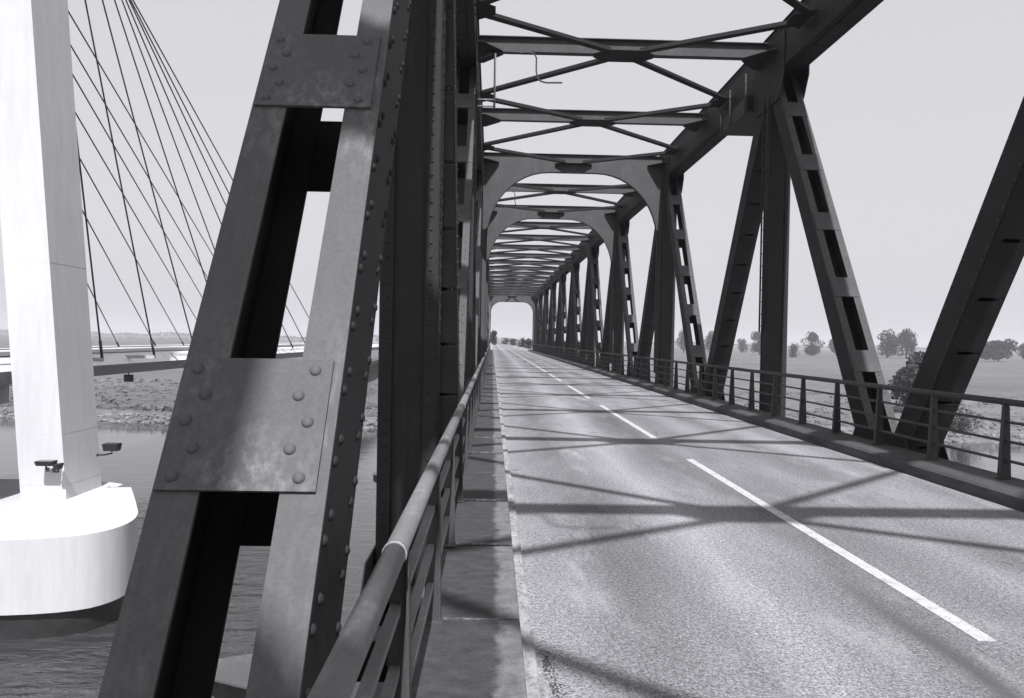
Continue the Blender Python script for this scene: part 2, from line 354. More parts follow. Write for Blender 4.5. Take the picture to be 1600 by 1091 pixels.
for side in (0, 1):
    ch = box_chord(side, CB, CT, YS, YEND + 0.2, 'top_chord')
    a_, b_ = xr(side, 0.0); mb = MB(); y = YS
    while y < 75: mb.box(a_ + 0.15, b_ - 0.15, y, y + 1.20, CB - 0.012, CB + 0.001); y += 1.23
    mb.build('batten_run', 'steel_paint', ch, origin=(XI[side], 0, CB), kind='stuff')
    bc = box_chord(side, -1.25, -0.45, YS, YEND + 0.2, 'bottom_chord', True)
    for j in range(60):
        y = YS + 0.5 + j * 1.025
        if y < 3 or y > 34 or side == 1: continue
        MB().box(a_ + 0.02, b_ - 0.02, y, y + 0.3, -0.449, -0.437).build('batten_plate', 'worn_lit_steel', bc, origin=(a_, y, -0.449))
    mb = MB()
    for i in range(150):
        mb.rivet((XI[side] + inner_n(side) * 0.013, 2 + i * 0.16, CB + 0.055), (inner_n(side), 0, 0), 0.017, 5, 1)
        mb.rivet((XI[side] + inner_n(side) * 0.013, 2 + i * 0.16, CT - 0.055), (inner_n(side), 0, 0), 0.017, 5, 1)
    mb.build('rivets', 'steel_paint', ch, origin=(XI[side], 0, CB), kind='stuff')

RIVW = MB().rivet((0, 0, 0), (0, 0, 1), 0.0195, 12, 4).mesh('rivet', 'steel_paint')  # dark copy: the shade on the webs is put into these heads
RIV = MB().rivet((0, 0, 0), (0, 0, 1), 0.0205, 14, 4).mesh('rivet', 'worn_lit_steel')
DD = 0.50                                               # depth of a diagonal in the truss plane
far_battens = {0: MB(), 1: MB()}
n_batt = 0
def batten_mesh(mat): return MB().box(-0.248, 0.248, -0.24, 0.24, 0, 0.012).mesh('batten_plate', mat)
BAT = {k: batten_mesh(k) for k in ('worn_lit_steel', 'steel_paint', 'lit_steel')}
BATL = MB().box(-0.248, 0.248, -0.435, 0.435, 0, 0.012).mesh('batten_plate', 'steel_paint')
def diagonal(side, yb, yt, rank):
    """box of two channels tied by batten plates, from the bottom joint at yb up to the top joint at yt"""
    global n_batt
    ins = 0.006 if yt > yb else 0.010
    a_, b_ = xr(side, ins); o = Vector((0, yb, ZB)); d = Vector((0, yt - yb, ZT - ZB)); ln = d.length; d.normalize()
    nv = Vector((0, -d.z, d.y)) if d.y > 0 else Vector((0, -d.z, d.y))      # front face normal: towards -Y
    if nv.y > 0: nv = -nv
    fn = lambda x, s, n_: Vector((x, o.y + d.y * s + nv.y * n_, o.z + d.z * s + nv.z * n_))
    near = side == 0 and abs(yb - 1.4) < 0.1 and yt > yb
    mat = 'worn_lit_steel' if near else 'steel_paint'
    mb = MB(); h = DD / 2; fm = 'worn_lit_steel' if near else ('lit_steel' if yt > yb else 'steel_paint')
    for x0, x1 in ((a_, a_ + 0.02), (b_ - 0.02, b_)): mb.fbox(fn, x0, x1, 0.1, ln - 0.1, -h + 0.0165, h - 0.0165)
    part = mb.build('diagonal_brace', 'steel_paint', bridge, origin=(XI[side], yb, ZB), bevel=0.004 if near else 0)
    for x0, x1 in ((a_, a_ + 0.145), (b_ - 0.145, b_)):
        for n0, n1, m_ in ((h - 0.016, h - 0.001, fm), (-h + 0.001, -h + 0.016, 'steel_paint')):  # front strips take the lit copy, back strips the shaded one
            MB().fbox(fn, x0, x1, 0.1, ln - 0.1, n0, n1).build('flange_plate', m_, part, origin=(x0, yb, ZB))
    mat = fm
    BO = BASE[part.name]; xm = (a_ + b_) / 2 + (-0.012 if near else 0)
    s = 0.85; step, bl = (1.75, 0.24) if yt > yb else (0.93, 0.435)
    zax = nv; yax = d; xax = yax.cross(zax); flip = Matrix((xax, yax, zax)).transposed().to_euler()
    back = Matrix((xax, -yax, -zax)).transposed().to_euler()
    riv_i = 0
    while s < ln - 0.8:
        for sgn in (1, -1):
            if n_batt < 292 and rank < 14 and (sgn == 1 or rank < 5):
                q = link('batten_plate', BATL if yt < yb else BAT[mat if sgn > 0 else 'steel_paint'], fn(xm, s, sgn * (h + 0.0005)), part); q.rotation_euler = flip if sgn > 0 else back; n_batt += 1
            else:
                c = fn(xm, s, 0); far_battens[side].fbox(fn, xm - 0.248, xm + 0.248, s - bl, s + bl, sgn * h + 0.0005 * sgn, sgn * (h + 0.012))
        if near and s < 8.5:
            for xs_, sg in ((a_, 1), (b_ - 0.035, -1)):
                for j in range(5):
                    xx = xs_ + sg * (0.055 if j % 2 == 0 else 0.098); ss = s - 0.195 + j * 0.0975
                    q = link('rivet', RIV, fn(xx, ss, h + 0.0125), part); q.rotation_euler = flip
        s += step
    inx = b_ if side == 0 else a_; sx = inner_n(side)
    if near:
        er = Vector((1, 0, 0)).to_track_quat('Z', 'Y').to_euler(); s = 0.9; k = 0
        while s < 8.0:
            for nn in (h - 0.05, -h + 0.10):
                for j, off in enumerate((0.0, 0.10)):
                    q = link('rivet', RIVW, fn(inx + 0.0005, s + off, nn - 0.045 * j), part); q.rotation_euler = er
            s += 0.265
    elif rank < 22:
        mb = MB(); s = 0.9
        while s < ln - 0.6:
            for nn in (h - 0.05, -h + 0.05): mb.rivet(fn(inx + sx * 0.0005, s, nn), (sx, 0, 0), 0.019, 6, 2)
            for x0 in (a_ + 0.07, b_ - 0.07): mb.rivet(fn(x0, s, h), nv, 0.019, 6, 2)
            s += 0.2
        mb.build('rivets', 'lit_steel', part, origin=BO, kind='stuff')
    return part

def post(side, k):
    y = posts_y(k); a_, b_ = xr(side, 0.016); y0, y1 = y - 0.20, y + 0.20; z0, z1 = -0.7, CB + 0.5; mb = MB()
    for x0, x1 in ((a_, a_ + 0.018), (b_ - 0.018, b_)): mb.box(x0, x1, y0 + 0.014, y1 - 0.014, z0, z1)
    mb.box(a_ + 0.019, b_ - 0.019, y0 + 0.030, y0 + 0.044, z0, z1); mb.box(a_ + 0.019, b_ - 0.019, y1 - 0.044, y1 - 0.030, z0, z1)
    for x0, x1 in ((a_ - 0.004, a_ + 0.115), (b_ - 0.115, b_ + 0.004)):
        mb.box(x0, x1, y0, y0 + 0.013, z0, z1); mb.box(x0, x1, y1 - 0.013, y1, z0, z1)
    for yy in ((y0 + 0.015, y0 + 0.10), (y1 - 0.10, y1 - 0.015)):
        mb.box(a_ - 0.0115, a_ - 0.0005, yy[0], yy[1], z0, z1); mb.box(b_ + 0.0005, b_ + 0.0115, yy[0], yy[1], z0, z1)
    p = mb.build('vertical_post', 'steel_paint', bridge, origin=(XI[side], y, z0), bevel=0.004 if (side == 0 and k == 0) else 0)
    sx = inner_n(side); inx = b_ if side == 0 else a_
    if 0 <= k <= 3:
        mb = MB(); z = 0.1
        while z < CB:
            for xx in (a_ + 0.062, b_ - 0.062): mb.rivet((xx, y0, z), (0, -1, 0), 0.0155, 7, 2)
            for yy in (y0 + 0.057, y1 - 0.057): mb.rivet((inx + sx * 0.0118, yy, z + 0.06), (sx, 0, 0), 0.0155, 6, 2)
            z += 0.125
        mb.build('rivets', 'steel_paint', p, origin=(XI[side], y, z0), kind='stuff')
    # joint plates at the top and the foot, both faces of the truss
    top = [(-1.15, 9.30), (-1.15, 8.25), (-0.85, 7.75), (0.85, 7.75), (1.15, 8.25), (1.15, 9.30)]
    foot = [(-1.05, -1.15), (-1.05, -0.55), (-0.6, -0.12), (0.6, -0.12), (1.05, -0.55), (1.05, -1.15)]
    fa, fb = xr(side, 0.0)
    for poly, nm in ((top, 'gusset_plate'), (foot, 'foot_plate')):
        for x0, x1 in ((fa - 0.028, fa - 0.0145), (fb + 0.0145, fb + 0.028)):
            if nm == 'foot_plate' and ((x0 > fb) == (side == 0)): continue
            MB().plate_x([(y + a0, b0) for a0, b0 in poly], x0, x1).build(nm, 'worn_lit_steel' if nm == 'foot_plate' and k == 0 else 'steel_paint', p, origin=(x0, y, poly[0][1]))
    if 0 <= k <= 2:
        mb = MB(); xx = (fb + 0.028) if side == 0 else (fa - 0.028)
        for i in range(17):
            for j in range(12):
                yy, zz = -1.05 + i * 0.13, 7.82 + j * 0.13
                if abs(yy) > 0.78 + (zz - 7.75) * 0.6 or abs(yy) > 1.1: continue
                if (i + j) % 2: mb.rivet((xx, y + yy, zz), (sx, 0, 0), 0.017, 5, 2)
        if side == 0:
            x2 = fa - 0.0145
            for i in range(12):
                for j in range(10):
                    yy, zz = -0.96 + i * 0.17, -1.0 + j * 0.1
                    if (i + j) % 2 and abs(yy) < 0.98 - max(0, (zz + 0.55)) * 1.0 and zz < -0.16: mb.rivet((x2, y + yy, zz), (1, 0, 0), 0.018, 6, 2)
        mb.build('gusset_rivets', 'steel_paint', p, origin=(XI[side], y, 7), kind='stuff')
    return p

order = []
for side in (0, 1):
    for k in KS:
        for yb in (posts_y(k) - P / 2, posts_y(k) + P / 2):
            if yb > YEND + 1: continue
            order.append((abs(posts_y(k) - 6) + abs(yb - 6) * 0.5 + (0 if yb > 0 and posts_y(k) > 0 else 60), side, yb, posts_y(k)))
order.sort()
for rank, (_, side, yb, yt) in enumerate(order): diagonal(side, yb, yt, rank if rank < 40 else 99)
for side in (0, 1): far_battens[side].build('batten_plates', 'steel_paint', bridge, origin=(XI[side], 60, 4), kind='stuff')
for side in (0, 1):
    for k in KS: post(side, k)
    # plates at the bottom joints where two diagonals meet
    fa, fb = xr(side, 0.0)
    for k in range(-2, 10):
        y = posts_y(k) + P / 2
        if side == 0 and y < 6: polys = [(-1.1, -1.15), (-1.1, -0.5), (-0.8, -0.2), (0.7, -0.2), (1.1, -0.5), (1.1, -1.15)]
        else: polys = [(-1.35, -1.15), (-1.35, -0.35), (-0.9, 0.38), (0.9, 0.38), (1.35, -0.35), (1.35, -1.15)]
        for x0, x1 in ((fa - 0.028, fa - 0.0145), (fb + 0.0145, fb + 0.028)):
            MB().plate_x([(y + a0, b0) for a0, b0 in polys], x0, x1).build('joint_plate', 'steel_paint', bridge, origin=(x0, y, -1.15))

# overhead cross beams, their lateral bracing, arched portal frames
BZ0, BZ1 = 8.97, 9.35
def arch(crest, spring, legx, rx):
    pts = []
    for i in range(13):
        t = math.pi / 2 * i / 12; pts.append((legx + rx * (1 - math.cos(t)), spring + (crest - spring) * math.sin(t)))
    return pts
ys_beams = [Y0 - P / 2 + P / 2 * i for i in range(-4, 22)]
ys_beams = [y for y in ys_beams if y <= YEND + 0.1]
xa, xb = -0.468, 6.768
for y in ys_beams:
    portal = any(abs(y - q) < 0.1 for q in (posts_y(2), posts_y(3), posts_y(10)))
    mb = MB()
    if portal:
        end = abs(y - posts_y(10)) < 0.1
        lf = arch(8.62 if not end else 8.0, 5.9 if not end else 6.2, -0.30, 2.5 if not end else 1.7)
        lp = [(xa, BZ1 - 0.03), (xa, 0.6)] + [(-0.30, 0.6)] + lf
        rt = [(2 * XC - x, z) for x, z in reversed(lf)] + [(2 * XC + 0.30, 0.6), (2 * XC - xa, 0.6), (2 * XC - xa, BZ1 - 0.03)]
        mid = XC
        half = lp + [(mid, lf[-1][1]), (mid, BZ1 - 0.03)]
        # plate built strip by strip so that every face is convex
        ring = [(-0.30, 0.6)] + lf + [(mid, lf[-1][1])]
        outer = []
        for x, z in ring:
            outer.append((xa, z) if z < 6.0 else None)
        def strip(p, q, po, qo):
            for mir in (False, True):
                A = [p, q, qo, po]
                if mir: A = [(2 * XC - x, z) for x, z in A]
                mb.prism([(x, y - 0.009, z) for x, z in A], [(x, y + 0.009, z) for x, z in A])
        top = BZ1 - 0.025
        for i in range(len(ring) - 1):
            p, q = ring[i], ring[i + 1]
            if i < 1: strip(p, q, (xa, p[1]), (xa, q[1]))
            else:
                # fan towards the upper corner, then along the top
                def tgt(pt):
                    f = (pt[1] - ring[1][1]) / (ring[-2][1] - ring[1][1]); f = max(0, min(1, f))
                    if f < 0.5: return (xa, ring[1][1] + (top - ring[1][1]) * f / 0.5)
                    return (xa + (ring[-2][0] - xa) * (f - 0.5) / 0.5, top)
                po = tgt(p) if i > 1 else (xa, p[1]); qo = tgt(q) if i + 1 < len(ring) - 1 else (mid, top)
                if po[0] == xa and qo[1] == top and qo[0] > xa and po[1] < top:
                    for mir in (False, True):
                        A = [p, q, qo, (xa, top), po]
                        if mir: A = [(2 * XC - x, z) for x, z in A]
                        mb.prism([(x, y - 0.009, z) for x, z in A], [(x, y + 0.009, z) for x, z in A])
                else: strip(p, q, po, qo)
        fr = mb.build('portal_frame', 'lit_steel', bridge, origin=(XC, y, BZ0))  # lit copy of the paint: sun-facing tone put into the colour
        mb = MB()                                       # rim flange that follows the opening, and the top flange
        full = ring + [(2 * XC - x, z) for x, z in reversed(ring[:-1])]
        for i in range(len(full) - 1):
            (x0, z0), (x1, z1) = full[i], full[i + 1]; dx, dz = x1 - x0, z1 - z0; l_ = math.hypot(dx, dz)
            nx, nz = -dz / l_ * 0.014, dx / l_ * 0.014
            A = [(x0, z0), (x1, z1), (x1 - nx * -1 * 0, z1), (x0, z0)]
            mb.prism([(x0, y - 0.1, z0), (x1, y - 0.1, z1), (x1 - nx, y - 0.1, z1 - nz), (x0 - nx, y - 0.1, z0 - nz)][::1],
                     [(x0, y + 0.1, z0), (x1, y + 0.1, z1), (x1 - nx, y + 0.1, z1 - nz), (x0 - nx, y + 0.1, z0 - nz)][::1])
        mb.build('arch_rim', 'steel_paint', fr, origin=(XC, y, 7))
        MB().box(xa, 2 * XC - xa, y - 0.11, y + 0.11, BZ1 - 0.02, BZ1).build('top_flange', 'steel_paint', fr, origin=(XC, y, BZ1))
        bm = fr
    else:
        mb.box(xa, 2 * XC - xa, y - 0.007, y + 0.007, BZ0 + 0.018, BZ1 - 0.018)
        mb.box(xa, 2 * XC - xa, y - 0.11, y + 0.11, BZ1 - 0.017, BZ1); mb.box(xa, 2 * XC - xa, y - 0.11, y + 0.11, BZ0, BZ0 + 0.017)
        bm = mb.build('cross_beam', 'lit_steel', bridge, origin=(XC, y, BZ0))  # lit copy again, for the beam webs that face the sun
    gz = BZ0 - 0.002
    q_ = 0.26 if portal else 0.42
    hexa = [(-0.75, 0.13), (-0.45, q_), (0.45, q_), (0.75, 0.13), (0.75, -0.13), (0.45, -q_), (-0.45, -q_), (-0.75, -0.13)]
    MB().plate_z([(XC + a0, y + b0) for a0, b0 in reversed(hexa)], gz - 0.012, gz).build('gusset_plate', 'steel_paint', bm, origin=(XC, y, gz))
    for s_ in (-1, 1):
        e = [(xa, -0.75), (xa + 0.12, -0.75), (xa + 0.62, -0.13), (xa + 0.62, 0.13), (xa + 0.12, 0.75), (xa, 0.75)]
        if s_ > 0: e = [(2 * XC - x, yy) for x, yy in e][::-1]
        MB().plate_z([(x, y + yy) for x, yy in e], gz - 0.012, gz).build('end_gusset', 'steel_paint', bm, origin=(e[0][0], y, gz))
for y, yn in zip(ys_beams, ys_beams[1:]):
    ymid = (y + yn) / 2 + 0.5
    for s_ in (-1, 1):
        xe = XC + s_ * (XC - xa + 0.0)
        for yb_ in (y, yn):
            A = Vector((XC + s_ * 0.35, yb_ + (0.28 if yb_ < ymid else -0.28), BZ0 - 0.012)); B = Vector((xe, ymid + (-0.18 if yb_ < ymid else 0.18), BZ0 - 0.012))
            d = (B - A); ln = d.length; d.normalize(); nx = Vector((-d.y, d.x, 0)); off = (0.0 if yb_ < ymid else 0.0)
            fn = lambda u, s, z, A=A, d=d, nx=nx: A + d * s + nx * u + Vector((0, 0, z))
            mb = MB(); mb.fbox(fn, -0.10, 0.10, 0, ln, -0.014, -0.003); mb.fbox(fn, -0.008, 0.008, 0, ln, -0.0025, 0.11)
            mb.build('lateral_brace', 'steel_paint', bridge, origin=A)
        e = [(xe, ymid - 0.55), (xe, ymid + 0.55), (xe - s_ * 0.42, ymid + 0.22), (xe - s_ * 0.42, ymid - 0.22)]
        MB().plate_z(e if s_ < 0 else e, BZ0 - 0.030, BZ0 - 0.027).build('chord_gusset', 'steel_paint', bridge, origin=(xe, ymid, BZ0))
# floor beams under the deck and outriggers beside the near truss
for y in ys_beams:
    MB().box(-0.47, 6.77, y - 0.01, y + 0.01, -1.1, -0.32).box(-0.47, 6.77, y - 0.14, y + 0.14, -1.12, -1.101).build('floor_beam', 'steel_paint', bridge, origin=(XC, y, -1.1))
for y in (5.6, 13.7, 19.85):
    b = MB().plate_y([(-1.08, -0.5), (-1.08, -1.15), (-1.25, -1.15), (-2.0, -0.62), (-2.0, -0.5)], y - 0.007, y + 0.007)
    b.plate_z([(-1.08, y - 0.55), (-2.0, y - 0.12), (-2.0, y + 0.12), (-1.08, y + 0.55)][::-1], -0.498, -0.484)
    b.build('outrigger_bracket', 'worn_lit_steel', bridge, origin=(-1.08, y, -0.5))

# ------------------------------------------------------------------ railings
def railing(label, x, zrail, zfoot, ys, mat, r, sgn, y_ends, joints, hw=0.075):
    t = thing('railing', label, 'railing', (x, ys[0], zfoot))
    ya, yb = y_ends; cuts = [ya] + joints + [yb]
    for a0, b0 in zip(cuts, cuts[1:]):
        mb = MB(); n_ = max(2, int((b0 - a0) / 2)); mb.tube([(x, a0 + (b0 - a0) * i / n_, zrail) for i in range(n_ + 1)], r, 16 if mat == 'rail_steel' else 10)
        mb.build('handrail', mat, t, origin=(x, a0, zrail))
    for j in joints: MB().tube([(x, j - 0.012, zrail), (x, j + 0.012, zrail)], r + 0.004, 16).build('weld_collar', 'gutter_paint' if mat == 'rail_steel' else mat, t, origin=(x, j, zrail))
    H = zrail - zfoot
    for f in (0.24, 0.49, 0.74):
        z = zfoot + H * f
        MB().box(x - 0.020 - sgn * 0.008, x + 0.020 - sgn * 0.008, ya, yb, z - 0.016, z + 0.016).build('rail_bar', mat, t, origin=(x, ya, z))
    for y in ys:
        # tapered post: web across the rail, a flange on the road side
        wv = 0.15; top = zrail - r * 0.8
        mb = MB(); A = [(x - 0.022 - hw * 0.15, top), (x - hw, zfoot), (x + hw, zfoot), (x + 0.022 + hw * 0.15, top)]; tw = 0.022 + hw * 0.15
        mb.plate_y(A[::-1], y - 0.007, y + 0.007)
        xf0, xf1 = (x + tw + .001, x + hw + .001) if sgn > 0 else (x - tw - .001, x - hw - .001)
        for q in (0,):
            mb.quad_box([(xf1, y - 0.035, zfoot), (xf1 + 0.010 * sgn, y - 0.035, zfoot), (xf1 + 0.010 * sgn, y + 0.035, zfoot), (xf1, y + 0.035, zfoot),
                         (xf0, y - 0.030, top), (xf0 + 0.010 * sgn, y - 0.030, top), (xf0 + 0.010 * sgn, y + 0.030, top), (xf0, y + 0.030, top)])
        mb.box(x - hw - 0.02, x + hw + 0.02, y - 0.06, y + 0.06, zfoot + 0.001, zfoot + 0.013)
        mb.build('railing_post', 'lit_steel' if mat == 'rail_steel' else mat, t, origin=(x, y, zfoot))
    return t
railing('weathered tubular handrail beside the narrow walkway, close to the big riveted brace', -0.33, HC - 0.76, 0.172,
        [4.70 + WS * i for i in range(-3, 71)], 'rail_steel', 0.041, 1, (-3, 128.5), [2.80, 8.9, 15.0, 27.2, 39.5, 64, 90], 0.045)
railing('dark railing on the concrete kerb across the road, in front of the meadow', 6.56, HC - 0.68, 0.19,
        [9.96 + 1.65 * i for i in range(-7, 72)], 'dark_rail', 0.042, -1, (-3, 128.5), [10.05, 22, 34, 46, 70, 94])

# ------------------------------------------------------------------ small fittings on the bridge
def bent_pipe(y, label):
    t = thing('bent_pipe', label, 'pipe', (0.97, y - 0.13, BZ0), 'bent pipe brackets hung under the crossbeams')
    z = BZ0; pts = [(-0.30, y - 0.13, z - 0.03), (0.80, y - 0.13, z - 0.03), (0.92, y - 0.13, z - 0.06), (0.97, y - 0.13, z - 0.16), (0.97, y - 0.13, z - 0.48), (1.0, y - 0.13, z - 0.64), (1.09, y - 0.13, z - 0.73), (1.22, y - 0.13, z - 0.76), (1.62, y - 0.13, z - 0.75)]
    MB().tube(pts, 0.021, 8).build('bent_tube', 'dark_rail', t, origin=pts[4])
    MB().box(-0.25, -0.15, y - 0.17, y - 0.09, z - 0.06, z - 0.001).build('clamp', 'dark_rail', t, origin=(-0.2, y - 0.13, z))
    MB().box(0.55, 0.63, y - 0.17, y - 0.09, z - 0.06, z - 0.001).build('clamp', 'dark_rail', t, origin=(0.6, y - 0.13, z))
bent_pipe(Y0 - P / 2, 'bent pipe overhead, seen only as a thin hooked shadow on the asphalt')
bent_pipe(posts_y(1), 'thin bent pipe hooking down from the nearest crossbeam in view')
bent_pipe(posts_y(2) + P / 2, 'small bent pipe seen through the first arched portal frame')
t = thing('hanging_frame', 'thin pipe frame hanging beside the near truss below the nearest crossbeam', 'pipe frame', (-0.03, 19.6, 7.6))
MB().tube([(-0.44, 19.6, 8.72), (-0.05, 19.6, 8.86), (-0.05, 19.6, 7.5)], 0.028, 8).build('hanger', 'galvanised', t, origin=(-0.05, 19.6, 8.8))
for z in (7.72, 7.56): MB().tube([(-0.46, 19.6, z), (-0.06, 19.6, z)], 0.022, 8).build('frame_bar', 'galvanised', t, origin=(-0.4, 19.6, z))
t = thing('inspection_platform', 'small railed inspection platform tucked under the far top chord beside the post', 'platform', (6.8, 22.4, 7.5))
MB().box(6.62, 7.6, 20.9, 23.4, 7.98, 8.06).build('platform_floor', 'black_metal', t, origin=(6.8, 22.4, 7.98))
MB().box(6.62, 6.64, 20.92, 23.38, 8.065, 8.40).build('toe_board', 'black_metal', t, origin=(6.62, 22.4, 8.06))
MB().box(6.645, 7.6, 20.92, 20.94, 8.065, 8.40).build('toe_board', 'black_metal', t, origin=(6.65, 20.9, 8.06))
for y in (21.0, 22.4, 23.3): MB().tube([(6.59, y, 7.95), (6.59, y, 9.0)], 0.022, 6).build('guard_post', 'dark_rail', t, origin=(6.59, y, 7.95))
MB().tube([(6.56, 20.9, 8.72), (6.56, 23.4, 8.72)], 0.02, 6).build('guard_rail', 'dark_rail', t, origin=(6.56, 20.9, 8.72))
t = thing('access_ladder', 'narrow access ladder hanging down the road side of the first far post', 'ladder', (6.68, 20.35, 2.0))
for y in (19.50, 19.84): MB().tube([(6.70, y, 2.15), (6.70, y, 7.97)], 0.022, 6).build('ladder_rail', 'black_metal', t, origin=(6.70, y, 2))
for i in range(18): MB().tube([(6.70, 19.50, 2.3 + i * 0.3), (6.70, 19.84, 2.3 + i * 0.3)], 0.012, 6).build('rung', 'black_metal', t, origin=(6.70, 19.5, 2.3 + i * 0.3))
for z in (2.4, 5.4): MB().box(6.70, 6.80, 19.62, 19.70, z, z + 0.08).build('wall_bracket', 'black_metal', t, origin=(6.7, 19.65, z))

# ------------------------------------------------------------------ the cable-stayed bridge alongside
cs = thing('cable_stayed_bridge', 'white concrete cable-stayed bridge with a leaning pylon leg standing in the river', 'bridge', (-30, 49, WZ))
LEAN = 0.081
def zc(Z): return HC + Z
def leg(mir):
    mb = MB(); zb, zt = zc(-10.6), zc(46)
    ring = lambda z: [((x - LEAN * (z - zb)) if not mir else (-74.2 - (x - LEAN * (z - zb))), y, z) for x, y in ((-27.25, 47.0), (-24.62, 47.0), (-24.62, 51.2), (-27.25, 51.2))]
    a0, b0 = ring(zb), ring(zt)
    if mir: a0, b0 = a0[::-1], b0[::-1]
    p = mb.prism(a0, b0).build('pylon_leg', 'white_concrete', cs, origin=(a0[0][0], 49, zb))
    if mir: return
    for Z in (-9.0, -6.0, 4.0):       # pour joints that stand a few millimetres proud
        z0 = zc(Z); sh = -LEAN * (z0 - zb); e = 0.006
        MB().prism([(-27.25 + sh - e, 47 - e, z0), (-24.62 + sh + e, 47 - e, z0), (-24.62 + sh + e, 51.2 + e, z0), (-27.25 + sh - e, 51.2 + e, z0)],
                   [(-27.25 + sh - e, 47 - e, z0 + .035), (-24.62 + sh + e, 47 - e, z0 + .035), (-24.62 + sh + e, 51.2 + e, z0 + .035), (-27.25 + sh - e, 51.2 + e, z0 + .035)]).build('pour_joint', 'joint_grey' if Z in (-9.0,) else 'white_concrete', p, origin=(-26, 47, z0))
leg(False); leg(True)
MB().box(-35.5, -30.4, 46.6, 56, zc(27), zc(46.5)).build('pylon_head', 'white_concrete', cs, origin=(-33, 50, zc(27)))
# pier: rounded cutwater block, white above, dark and wet below
def chaikin(pts, n_):
    for _ in range(n_):
        q = []
        for i, p_ in enumerate(pts):
            r_ = pts[(i + 1) % len(pts)]; q += [(p_[0] * .75 + r_[0] * .25, p_[1] * .75 + r_[1] * .25), (p_[0] * .25 + r_[0] * .75, p_[1] * .25 + r_[1] * .75)]
        pts = q
    return pts
out = chaikin([(-54, 38.6), (-36, 37.7), (-20.2, 37.0), (-17.6, 40.6), (-20.8, 47.2), (-24.0, 53.4), (-36, 54.5), (-54, 54.5)], 3)
cxp, cyp = -34, 46.5
def ringp(s, z, tilt=0.0): return [Vector((cxp + (x - cxp) * s, cyp + (y - cyp) * s, z + tilt * (x + 34) / 14)) for x, y in out]
def loft(rings):
    mb = MB(); n_ = len(rings[0])
    for r_ in rings: mb.v += r_
    for j in range(len(rings) - 1):
        for i in range(n_): mb.f.append([j * n_ + i, j * n_ + (i + 1) % n_, (j + 1) * n_ + (i + 1) % n_, (j + 1) * n_ + i]); mb.sm.append(True)
    o = len(mb.v); mb.v += [v.copy() for v in rings[-1]] + [v.copy() for v in rings[0]]
    mb.f.append([o + i for i in range(n_)]); mb.f.append([o + n_ + i for i in reversed(range(n_))]); mb.sm += [False, False]
    return mb
loft([ringp(1.0, zc(-13.25)), ringp(1.0, zc(-10.0), 0.3)]).build('pier_block', 'white_concrete', cs, origin=(cxp, cyp, zc(-13)))
loft([ringp(0.975, WZ - 4), ringp(0.975, zc(-13.26))]).build('pier_foot', 'wet_concrete', cs, origin=(cxp, cyp, WZ))
# deck
xd, xd2 = -28.62, -46.0
ya, yb = -60, 420
MB().plate_y([(xd + 0.19, zc(-2.39)), (xd - 0.34, zc(-1.62)), (xd2, zc(-1.62)), (xd2, zc(-2.39))], ya, yb).build('deck_slab', 'grey_concrete', cs, origin=(xd, 60, zc(-2)))
MB().plate_y([(xd - 0.02, zc(-2.41)), (xd - 1.0, zc(-3.30)), (xd2 + 1.0, zc(-3.30)), (xd2 + 0.02, zc(-2.41))], ya, yb).build('deck_girder', 'deck_under', cs, origin=(xd, 60, zc(-3)))
for i in range(46):                                     # fascia panels with open joints
    y = -8 + i * 6.0; MB().plate_y([(xd - 0.25, zc(-1.55)), (xd - 0.40, zc(-1.55)), (xd + 0.2, zc(-2.40)), (xd + 0.35, zc(-2.40))], y + 0.03, y + 5.97).build('fascia_panel', 'deck_white', cs, origin=(xd, y, zc(-2.4)))
MB().box(xd - 0.42, xd - 0.20, ya, yb, zc(-1.545), zc(-1.515)).build('fascia_cap', 'black_metal', cs, origin=(xd, 60, zc(-1.5)))
MB().box(xd - 0.62, xd - 0.50, ya, yb, zc(-1.61), zc(-1.27)).build('barrier', 'deck_white', cs, origin=(xd, 60, zc(-1.4)))
MB().tube([(xd + 0.1, ya, zc(-1.10)), (xd + 0.1, yb, zc(-1.10))], 0.035, 6).build('deck_rail', 'galvanised', cs, origin=(xd, 60, zc(-1.1)))
MB().box(-43.9, -30.6, 46.9, 51.3, zc(-4.6), zc(-3.31)).build('pylon_crossbeam', 'white_concrete', cs, origin=(-37, 49, zc(-4)))
# stay cables: (foot pixel, a second pixel on the cable) and the plane they lie in
NEAR = [((157, 538), (95, 0)), ((238, 540), (133, 0)), ((297, 519), (160, 0)), ((320, 433), (179, 0)), ((332.6, 383), (190.5, 0)), ((342.7, 343), (196.6, 0)), ((350, 315), (201.6, 0)), ((355, 297), (204, 0)), ((360, 275), (207.6, 0))]
FARC = [((184, 538), (128.5, 428)), ((237, 529), (119.5, 312.5)), ((286, 537), (112, 225)), ((305, 496), (106, 156)), ((312.5, 459), (102, 97)), ((316, 420), (98, 50)), ((327.6, 390.6), (96, 0))]
def cable(p, q, xf, xt, yt):
    # the cable's 3D line: foot on x = xf at deck level, head on the pylon axis y = yt
    rp, rq = ray(*p), ray(*q); nrm = rp.cross(rq)       # plane through the eye that holds the cable's image
    z = -1.45
    yf = -(nrm.x * xf + nrm.z * z) / nrm.y
    zt = -(nrm.x * xt + nrm.y * yt) / nrm.z
    return Vector((xf, yf, zc(z))), Vector((xt, yt, zc(zt)))
